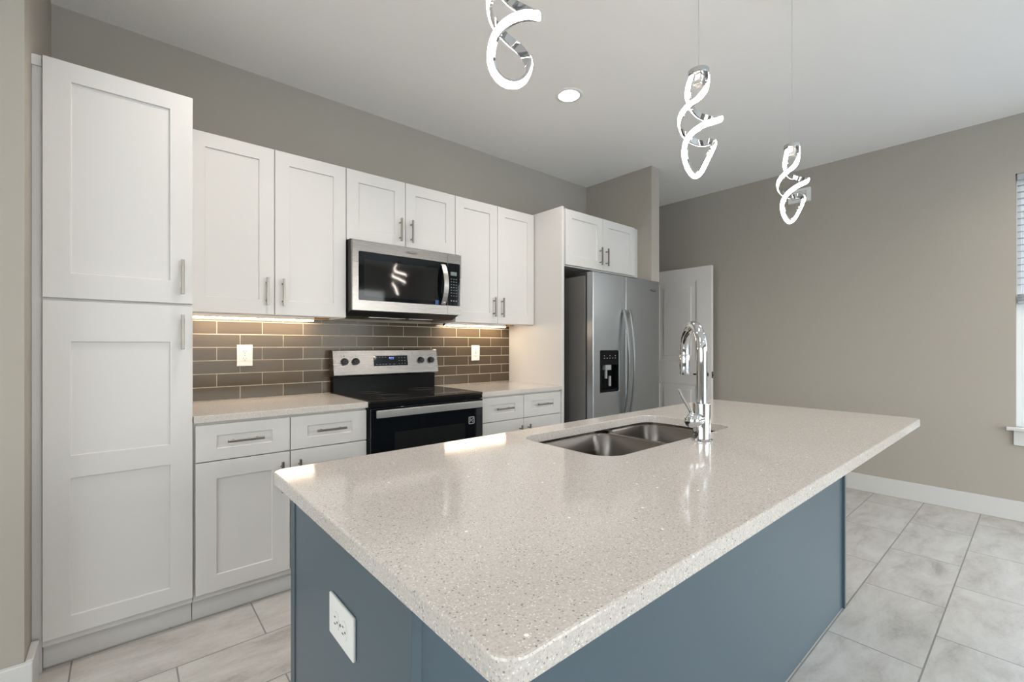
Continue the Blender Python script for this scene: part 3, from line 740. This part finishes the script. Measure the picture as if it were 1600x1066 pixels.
for xa, xb in ((1.40, 1.58), (1.68, 1.86)): bx('grease_filter', M['steel'], mw, xa, xb, -0.285, -0.12, 1.3975, 1.4018, 0.001)
bm = B(); box(bm, 1.59, 1.66, -0.27, -0.16, 1.3990, 1.4018); obj('lamp_cover', bm, M['plate'], mw)

# ------------------------------------------------------------------ refrigerator
FX0, FX1, FY = 2.8950, 3.7930, -0.852
rf = thing('refrigerator', (3.344, -0.4, 0), 'stainless side-by-side refrigerator with ice and water dispenser', 'refrigerator')
bx('refrigerator_body', M['side'], rf, FX0 + 0.001, FX1 - 0.001, -0.775, -0.03, 0.02, 1.7550, 0.004)
bx('gasket', M['rubber'], rf, FX0 + 0.008, FX1 - 0.008, -0.7895, -0.7755, 0.03, 1.7500)
bx('hinge_cover', M['blackm'], rf, FX0 + 0.006, FX0 + 0.09, -0.80, -0.66, 1.7555, 1.778, 0.004)
bx('hinge_cover', M['blackm'], rf, FX1 - 0.09, FX1 - 0.006, -0.80, -0.66, 1.7555, 1.778, 0.004)
GX = 3.3030
DX0, DX1, DZ0, DZ1 = 2.9780, 3.2100, 0.8620, 1.1830
bm = B(); slab(bm, FX0, GX - 0.0025, 0.07, 1.7780, [(DX0, DX1, DZ0, DZ1)], 0.062, 0.058, 0.004, fr(FY)); fl = obj('freezer_door', bm, M['steelf'], rf, bevel=0.004)
bm = B(); slab(bm, GX + 0.0025, FX1, 0.07, 1.7780, [], 0.062, 0.0, 0.0, fr(FY)); frd = obj('fridge_door', bm, M['steelf'], rf, bevel=0.004)
bm = B()
o_ = rrect(DX0 + 0.001, DX1 - 0.001, DZ0 + 0.001, DZ1 - 0.001, 0.014, 4); i_ = rrect(DX0 + 0.014, DX1 - 0.014, DZ0 + 0.02, DZ0 + 0.210, 0.012, 4)
loops(bm, [[(x, FY + 0.004, z) for x, z in o_], [(x, FY - 0.002, z) for x, z in o_], [(x, FY - 0.002, z) for x, z in i_], [(x, FY + 0.050, z) for x, z in i_]], False, True)
dp = obj('dispenser', bm, M['black'], fl)
bm = B(); box(bm, 3.045, 3.115, FY - 0.001, FY + 0.035, 1.032, 1.075, 0.003); box(bm, 3.055, 3.075, FY + 0.006, FY + 0.022, 0.965, 1.030, 0.003); box(bm, 3.105, 3.125, FY + 0.008, FY + 0.024, 0.905, 0.985, 0.003)
obj('dispenser_paddle', bm, M['print'], dp)
bm = B()
for i in range(5): box(bm, 3.020 + i * 0.034, 3.034 + i * 0.034, FY - 0.0026, FY - 0.0019, 1.122, 1.126)
for i in (0, 2, 4): box(bm, 3.022 + i * 0.034, 3.030 + i * 0.034, FY - 0.0026, FY - 0.0019, 1.139, 1.146)
obj('button_marks', bm, M['print'], dp)
def fridge_handle(x, parent):
    bm = B(); pts = []
    for i in range(25):
        t = i / 24; pts.append((x, FY - 0.012 - 0.048 * math.sin(PI * t) ** 0.75, 0.66 + 0.845 * t))
    strap(bm, pts, (1, 0, 0), 0.026, 0.016)
    for zz in (0.672, 1.493): box(bm, x - 0.011, x + 0.011, FY - 0.020, FY - 0.0003, zz - 0.012, zz + 0.012, 0.003)
    obj('handle', bm, M['steelf'], parent, smooth=40)
fridge_handle(3.268, fl); fridge_handle(3.340, frd)
text('maker_name', 'Whirlpool', 0.020, M['printd'], frd, (3.695, FY - 0.0008, 1.6925), (PI / 2, 0, 0))
bm = B(); P = [(3.695 + 0.047 * math.cos(a), FY - 0.0008, 1.695 + 0.011 * math.sin(a)) for a in [math.radians(35 + k * 11) for k in range(26)]]
strap(bm, P, (0, 1, 0), 0.0006, 0.0016); obj('maker_swirl', bm, M['printd'], frd)
bx('toe_grille', M['blackm'], rf, FX0 + 0.01, FX1 - 0.01, -0.835, -0.776, 0.012, 0.066)
bm = B()
for xx in (FX0 + 0.06, FX1 - 0.06):
    for yy in (-0.72, -0.1): bm = B(); cyl(bm, (xx, yy, 0), (xx, yy, 0.021), 0.02, seg=16); obj('levelling_foot', bm, M['blackm'], rf)

# ------------------------------------------------------------------ island
ix0, ix1 = 0.5450, 2.7900
isl = thing('kitchen_island', (1.667, -2.13, 0), 'blue-grey painted kitchen island base under the speckled quartz top', 'island')
bm = B(); box(bm, ix0 + 0.0015, ix0 + 0.019, -2.4400, -1.8560, 0.001, 0.8835, 0.0008); obj('end_panel', bm, M['island'], isl)
bm = B(); box(bm, ix1 - 0.019, ix1, -2.4400, -1.8200, 0.001, 0.8835, 0.0008); obj('end_panel', bm, M['island'], isl)
bm = B(); box(bm, ix0 - 0.001, ix0 + 0.019, -1.8535, -1.8200, 0.001, 0.8835, 0.002); obj('corner_stile', bm, M['islandd'], isl)
bm = B(); box(bm, ix0 + 0.0195, ix1 - 0.0195, -2.4290, -2.4100, 0.001, 0.8835); obj('front_panel', bm, M['island'], isl)
bm = B(); box(bm, ix0 + 0.0195, ix1 - 0.0195, -2.4095, -1.8500, 0.095, 0.112); box(bm, ix0 + 0.0195, ix1 - 0.0195, -1.90, -1.885, 0.001, 0.095)
for a in (0.5655, 1.02, 2.24, 2.752): box(bm, a, a + 0.018, -2.4095, -1.8500, 0.1125, 0.8835)
obj('cabinet_body', bm, M['cabin'], isl)
xs = [0.568, 1.026, 1.643, 2.258, 2.768]
for k in range(4):
    a, b_ = xs[k] + 0.002, xs[k + 1] - 0.002
    bm = B(); slab(bm, a, b_, 0.12, 0.872, [(a + 0.07, b_ - 0.07, 0.19, 0.80)], 0.019, 0.0075, 0.0012, lambda u, v, d: Vector((u, -1.826 - d, v)))
    dd = obj('door', bm, M['island'], isl)
    cx = b_ - 0.038 if k % 2 == 0 else a + 0.038
    bm = B(); box(bm, cx - 0.0055, cx + 0.0055, -1.801, -1.790, 0.70, 0.845, 0.001)
    for s in (0.725, 0.82): cyl(bm, (cx, -1.8255, s), (cx, -1.80, s), 0.0045, seg=12)
    obj('handle', bm, M['nickel'], dd)
outlet((ix0 + 0.0012, -2.172, 0.693), 'white duplex outlet laid sideways on the blue-grey island end panel', 'duplex', Matrix(((0, 1, 0), (0, 0, 1), (1, 0, 0))))

# island top with sink cut-out
TX0, TX1, TY0, TY1 = 0.5070, 2.7980, -2.7020, -1.7900
SX0, SX1, SY0, SY1 = 1.2380, 2.0160, -2.2660, -1.8850
N_ = 8
def oring(ins, z, r=0.032): return [(x, y, z) for x, y in rrect(TX0 + ins, TX1 - ins, TY0 + ins, TY1 - ins, r - ins, N_)]
def iring(ins, z, r=0.075): return [(x, y, z) for x, y in rrect(SX0 - ins, SX1 + ins, SY0 - ins, SY1 + ins, r + ins, N_)]
bm = B()
loops(bm, [oring(0, 0.8855), oring(0, 0.9105), oring(0.0010, 0.9130), oring(0.0035, 0.914), iring(0.0020, 0.914), iring(0.0005, 0.9132), iring(0, 0.9120), iring(0, 0.884), oring(0.0015, 0.884)], ring=True)
tag(obj('island_countertop', bm, M['quartz'], loc=(1.65, -2.246, 0.884)), 'large speckled white quartz island top with sink cut-out', 'countertop')

# sink
sk = thing('kitchen_sink', (1.64, -2.07, 0.66), 'undermount double-bowl stainless sink set in the island', 'sink')
def bowl(x0, x1, y0, y1, ztop, zb, r=0.06):
    bm = B(); L = []
    for ins, z in ((-0.006, ztop), (0.0, ztop), (0.003, ztop - 0.006), (0.008, zb + 0.035), (0.014, zb + 0.014), (0.030, zb + 0.003), (0.055, zb)):
        L.append([(x, y, z) for x, y in rrect(x0 + ins, x1 - ins, y0 + ins, y1 - ins, max(r - max(ins, 0) * 0.3, 0.01), 8)])
    loops(bm, L, False, True)
    o = obj('bowl', bm, M['sink'], sk, smooth=40)
    so = o.modifiers.new('thickness', 'SOLIDIFY'); so.thickness = 0.0016; so.offset = 1
    cx, cy = (x0 + x1) / 2, (y0 + y1) / 2
    bm = B(); lathe(bm, [(0.0, zb + 0.0008), (0.025, zb + 0.0008), (0.030, zb + 0.003), (0.042, zb + 0.003), (0.044, zb + 0.001)], (cx, cy, 0), 'Z', 32)
    obj('drain', bm, M['chrome'], o, smooth=40)
bowl(1.2300, 1.6880, -2.2700, -1.8800, 0.872, 0.66); bowl(1.7100, 2.0240, -2.2700, -1.8800, 0.872, 0.68)
bm = B(); box(bm, 1.6885, 1.7095, -2.2450, -1.9050, 0.862, 0.8735, 0.003, 2); obj('divider', bm, M['sink'], sk)
bm = B()
o1 = rrect(1.205, 2.049, -2.295, -1.855, 0.08, 6); i1 = rrect(1.226, 2.028, -2.274, -1.876, 0.065, 6)
loops(bm, [[(x, y, 0.8835) for x, y in o1], [(x, y, 0.8835) for x, y in i1], [(x, y, 0.8730) for x, y in i1], [(x, y, 0.8730) for x, y in o1]], ring=True)
obj('rim', bm, M['sink'], sk)

# faucet
fx, fy = 1.6640, -2.3130
fa = thing('kitchen_faucet', (fx, fy, 0.914), 'tall chrome gooseneck pull-down faucet beside the island sink', 'faucet')
bm = B(); lathe(bm, [(0.0, 0.9142), (0.0335, 0.9142), (0.0340, 0.9175), (0.0320, 0.9200), (0.0280, 0.9215)], (fx, fy, 0), 'Z', 48); obj('base_ring', bm, M['chrome'], fa, smooth=40)
bm = B(); lathe(bm, [(0.0275, 0.9216), (0.0275, 1.0340), (0.0268, 1.0360), (0.0190, 1.0368), (0, 1.0368)], (fx, fy, 0), 'Z', 48); obj('faucet_body', bm, M['chrome'], fa, smooth=35)
dx, dy = 0.700, 0.714; R = 0.091; zc = 1.2010
pts = [(fx, fy, z) for z in (1.0372, 1.08, 1.12, 1.16)]
for i in range(0, 33):
    a = PI - PI * 1.0 * i / 32
    u = R + R * math.cos(a); pts.append((fx + dx * u, fy + dy * u, zc + R * math.sin(a)))
hx, hy = fx + dx * 2 * R, fy + dy * 2 * R
pts.append((hx, hy, 1.1910))
bm = B(); tube(bm, pts, [0.0166] * (len(pts) - 12) + [0.0166 + 0.0012 * k / 11 for k in range(12)], 28, True); obj('spout', bm, M['chrome'], fa, smooth=40)
bm = B(); lathe(bm, [(0.0, 1.1895), (0.0172, 1.1895), (0.0180, 1.1870), (0.0176, 1.1200), (0.0165, 1.1175), (0.0130, 1.1175), (0.0125, 1.1210), (0, 1.1210)], (hx, hy, 0), 'Z', 32); obj('spray_head', bm, M['chrome'], fa, smooth=35)
# valve stub toward the room's left with slim lever
vx, vz = fx - 0.018, 0.985
bm = B(); lathe(bm, [(0.0205, 0.0), (0.0215, -0.018), (0.0235, -0.030), (0.0235, -0.046), (0.0205, -0.056), (0.0120, -0.063), (0, -0.0655)], (vx, fy, vz), 'X', 36); vv = obj('valve', bm, M['chrome'], fa, smooth=40)
bm = B(); tube(bm, [(vx - 0.044, fy, vz + 0.019), (vx - 0.060, fy, vz + 0.038), (vx - 0.085, fy, vz + 0.062), (vx - 0.106, fy, vz + 0.081), (vx - 0.124, fy, vz + 0.103)], [0.0058, 0.0056, 0.0050, 0.0044, 0.0036], 14); obj('lever', bm, M['chrome'], fa, smooth=40)

# ------------------------------------------------------------------ pendants
CP = [(-0.0311, 0.0069, -0.0296), (-0.0531, 0.006, -0.0704), (-0.0459, 0.0129, -0.1013), (-0.0091, 0.0209, -0.1149), (0.0439, 0.0217, -0.1233), (0.0798, 0.0041, -0.1305), (0.0853, -0.0203, -0.141), (0.0652, -0.0426, -0.1522), (0.0153, -0.046, -0.1769), (-0.0304, -0.0332, -0.1982), (-0.0611, -0.0135, -0.2243), (-0.0667, 0.0044, -0.2456), (-0.054, 0.0198, -0.2713), (-0.0412, 0.0221, -0.302), (-0.0286, 0.0152, -0.3303), (-0.0127, 0.0043, -0.3454), (-0.0035, -0.0102, -0.3315), (-0.0006, -0.0258, -0.3024), (0.0119, -0.0365, -0.2695), (0.0394, -0.0337, -0.2387), (0.0645, -0.0091, -0.2156), (0.0632, 0.0117, -0.2154), (0.0476, 0.0316, -0.2105), (0.0177, 0.044, -0.2016), (-0.0161, 0.0466, -0.1899), (-0.0514, 0.0374, -0.1744), (-0.0743, 0.0175, -0.1601), (-0.072, -0.0042, -0.1409), (-0.0455, -0.0203, -0.1178), (-0.011, -0.0235, -0.0822), (0.016, -0.0202, -0.047), (0.0269, -0.0164, -0.0178)]
CPN = [(-0.0278, 0.0106, -0.018), (-0.0402, 0.0238, -0.045), (-0.0302, 0.0416, -0.075), (-0.0055, 0.0521, -0.102), (0.0224, 0.0467, -0.1241), (0.0352, 0.0318, -0.14), (0.0399, 0.0054, -0.1631), (0.0405, -0.0189, -0.1829), (0.0306, -0.0394, -0.2031), (0.0103, -0.0483, -0.2161), (-0.01, -0.0467, -0.2239), (-0.0274, -0.0397, -0.2326), (-0.042, -0.0299, -0.2428), (-0.0541, -0.0169, -0.2563), (-0.0596, -0.0056, -0.2731), (-0.0606, 0.0018, -0.2928), (-0.0573, 0.0069, -0.3103), (-0.0478, 0.008, -0.3293), (-0.031, 0.0029, -0.3441), (-0.0107, -0.004, -0.3462), (0.0064, -0.0094, -0.3391), (0.0209, -0.0126, -0.323), (0.0314, -0.0111, -0.3015), (0.0394, -0.0008, -0.2756), (0.0393, 0.019, -0.2461), (0.0285, 0.0388, -0.2225), (0.0079, 0.0459, -0.2096), (-0.0157, 0.0424, -0.2029), (-0.0341, 0.0357, -0.1944), (-0.0473, 0.0247, -0.1866), (-0.0549, 0.014, -0.1801), (-0.0539, -0.0092, -0.145), (-0.0288, -0.0306, -0.112), (0.0005, -0.0333, -0.075), (0.0195, -0.0233, -0.045), (0.0228, -0.0195, -0.018)]
def spiral_path(CP):
    P = [Vector(p) for p in CP]; P = [P[0] * 2 - P[1]] + P + [P[-1] * 2 - P[-2]]
    out = []
    for i in range(1, len(P) - 2):
        for k in range(6):
            t = k / 6; a, b_, c, d = P[i - 1], P[i], P[i + 1], P[i + 2]
            out.append(0.5 * ((2 * b_) + (c - a) * t + (2 * a - 5 * b_ + 4 * c - d) * t * t + (3 * b_ - a - 3 * c + d) * t ** 3))
    out.append(P[-2])
    for _ in range(2): out = [out[0]] + [(out[i - 1] + out[i] * 2 + out[i + 1]) / 4 for i in range(1, len(out) - 1)] + [out[-1]]
    return out
def spiral_frames(CP):
    P = spiral_path(CP); n = len(P); F = []
    for i, p in enumerate(P):
        T = (P[min(i + 1, n - 1)] - P[max(i - 1, 0)]).normalized()
        c = Vector((0.002, 0.0, min(max(p.z, -0.315), -0.05)))
        r = p - c; r = (r - T * r.dot(T)).normalized(); F.append(r)
    for _ in range(10): F = [F[0]] + [(F[i - 1] + F[i] + F[i + 1]).normalized() for i in range(1, n - 1)] + [F[-1]]
    R_ = []
    for i, p in enumerate(P):
        T = (P[min(i + 1, n - 1)] - P[max(i - 1, 0)]).normalized(); nn = (F[i] - T * F[i].dot(T)).normalized(); R_.append((p, nn, T.cross(nn)))
    return R_
def sweep(sec, base, SF):
    bm = B(); base = Vector(base)
    rings = [[bm.verts.new(base + p + n_ * a + b_ * c) for a, c in sec] for p, n_, b_ in SF]
    m_ = len(sec)
    for A, C in zip(rings, rings[1:]):
        for k in range(m_):
            j = (k + 1) % m_; bm.faces.new((A[k], A[j], C[j], C[k]))
    bm.faces.new(list(reversed(rings[0]))); bm.faces.new(rings[-1])
    return bm
hw = 0.0092
sec_frame = [(-0.0045, -hw), (0.0015, -hw), (0.0015, hw), (-0.0045, hw)]
sec_light = [(0.0016, -hw * 0.96), (0.0016, hw * 0.96), (0.0035, hw * 0.94), (0.0058, hw * 0.65), (0.0066, 0), (0.0058, -hw * 0.65), (0.0035, -hw * 0.94)]
def make_pendant(x, y, z, label, path):
    SF = spiral_frames(path)
    t = thing('pendant_lamp', (x, y, z), label, 'lamp', 'spiral pendant lamps over the island')
    bm = B(); lathe(bm, [(0, H - z + z - 0.0005), (0.06, H - 0.0005), (0.06, H - 0.020), (0.055, H - 0.025), (0, H - 0.025)], (x, y, 0), 'Z', 40); obj('ceiling_canopy', bm, M['chrome'], t, smooth=35)
    bm = B(); cyl(bm, (x, y, z), (x, y, H - 0.02), 0.0011, seg=8); obj('cable', bm, M['cable'], t)
    bm = B(); lathe(bm, [(0, z + 0.003), (0.006, z + 0.002), (0.030, z), (0.0325, z - 0.002), (0.0325, z - 0.014), (0.030, z - 0.017), (0, z - 0.017)], (x, y, 0), 'Z', 40); obj('cap', bm, M['chrome'], t, smooth=35)
    bm = B(); box(bm, x - 0.014, x + 0.014, y - 0.014, y + 0.014, z - 0.050, z - 0.0172, 0.002); obj('driver_box', bm, M['cable'], t)
    fo = obj('spiral_frame', sweep(sec_frame, (x, y, z), SF), M['chrome'], t, smooth=40)
    obj('light_strip', sweep(sec_light, (x, y, z), SF), M['strip'], t, smooth=50)
    return t
def copy_tree(root, loc, label):
    r = root.copy(); COL.objects.link(r); r.location = loc; r['label'] = label
    for ch in list(root.children):
        c = ch.copy(); COL.objects.link(c); c.parent = r
        for g in ch.children:
            k = g.copy(); COL.objects.link(k); k.parent = c
    return r
PZ = 2.1178
pl = make_pendant(1.6490, -2.310, PZ, 'middle of three glowing twisted chrome pendants hanging above the island faucet', CP)
make_pendant(0.8575, -2.310, PZ, 'glowing twisted chrome pendant nearest the camera, cut by the top of the photo', CPN)
copy_tree(pl, (2.4920, -2.310, PZ), 'farthest of three glowing twisted chrome pendants, over the island end near the right wall')

# ------------------------------------------------------------------ recessed downlights
def downlight(x, y, label):
    t = thing('recessed_downlight', (x, y, H), label, 'light', 'recessed ceiling downlights')
    bm = B(); lathe(bm, [(0.066, H - 0.0045), (0.070, H - 0.006), (0.088, H - 0.003), (0.090, H - 0.0003)], (x, y, 0), 'Z', 40)
    obj('trim_ring', bm, M['plate'], t, smooth=50)
    bm = B(); lathe(bm, [(0.0, H - 0.004), (0.066, H - 0.004), (0.066, H - 0.0005), (0.0, H - 0.0005)], (x, y, 0), 'Z', 32); obj('lens', bm, M['lens'], t)
    l = bpy.data.lights.new('downlight_beam', 'SPOT'); l.energy = DOWNLIGHT_W * 4; l.color = DOWN_COL; l.spot_size = math.radians(150); l.spot_blend = 1.0; l.shadow_soft_size = 0.065
    o = bpy.data.objects.new('downlight_beam', l); COL.objects.link(o); o.location = (x, y, H - 0.012)
    return t
downlight(2.409, -1.052, 'round glowing downlight in the ceiling, the only one in the photo')
for x, y in ((0.75, -1.05), (-1.6, -2.6), (-1.6, -4.6), (1.2, -4.6), (3.6, -4.6), (4.2, -3.4)):
    downlight(x, y, 'unseen round ceiling downlight adding light to the room')  # unseen lamps; the microwave mirrors some, others are added for light

# chime box high on the right wall
bm = B(); box(bm, XR - 0.032, XR - 0.0003, -1.672, -1.492, 2.533, 2.655, 0.004, 2)
ch = obj('door_chime', bm, M['plate'], loc=(XR, -1.58, 2.59)); tag(ch, 'white chime box high on the right wall behind the farthest pendant', 'door chime')
bm = B()
for k in range(6): box(bm, XR - 0.0328, XR - 0.0318, -1.645, -1.52, 2.56 + k * 0.013, 2.5635 + k * 0.013)
obj('grille', bm, M['print'], ch)
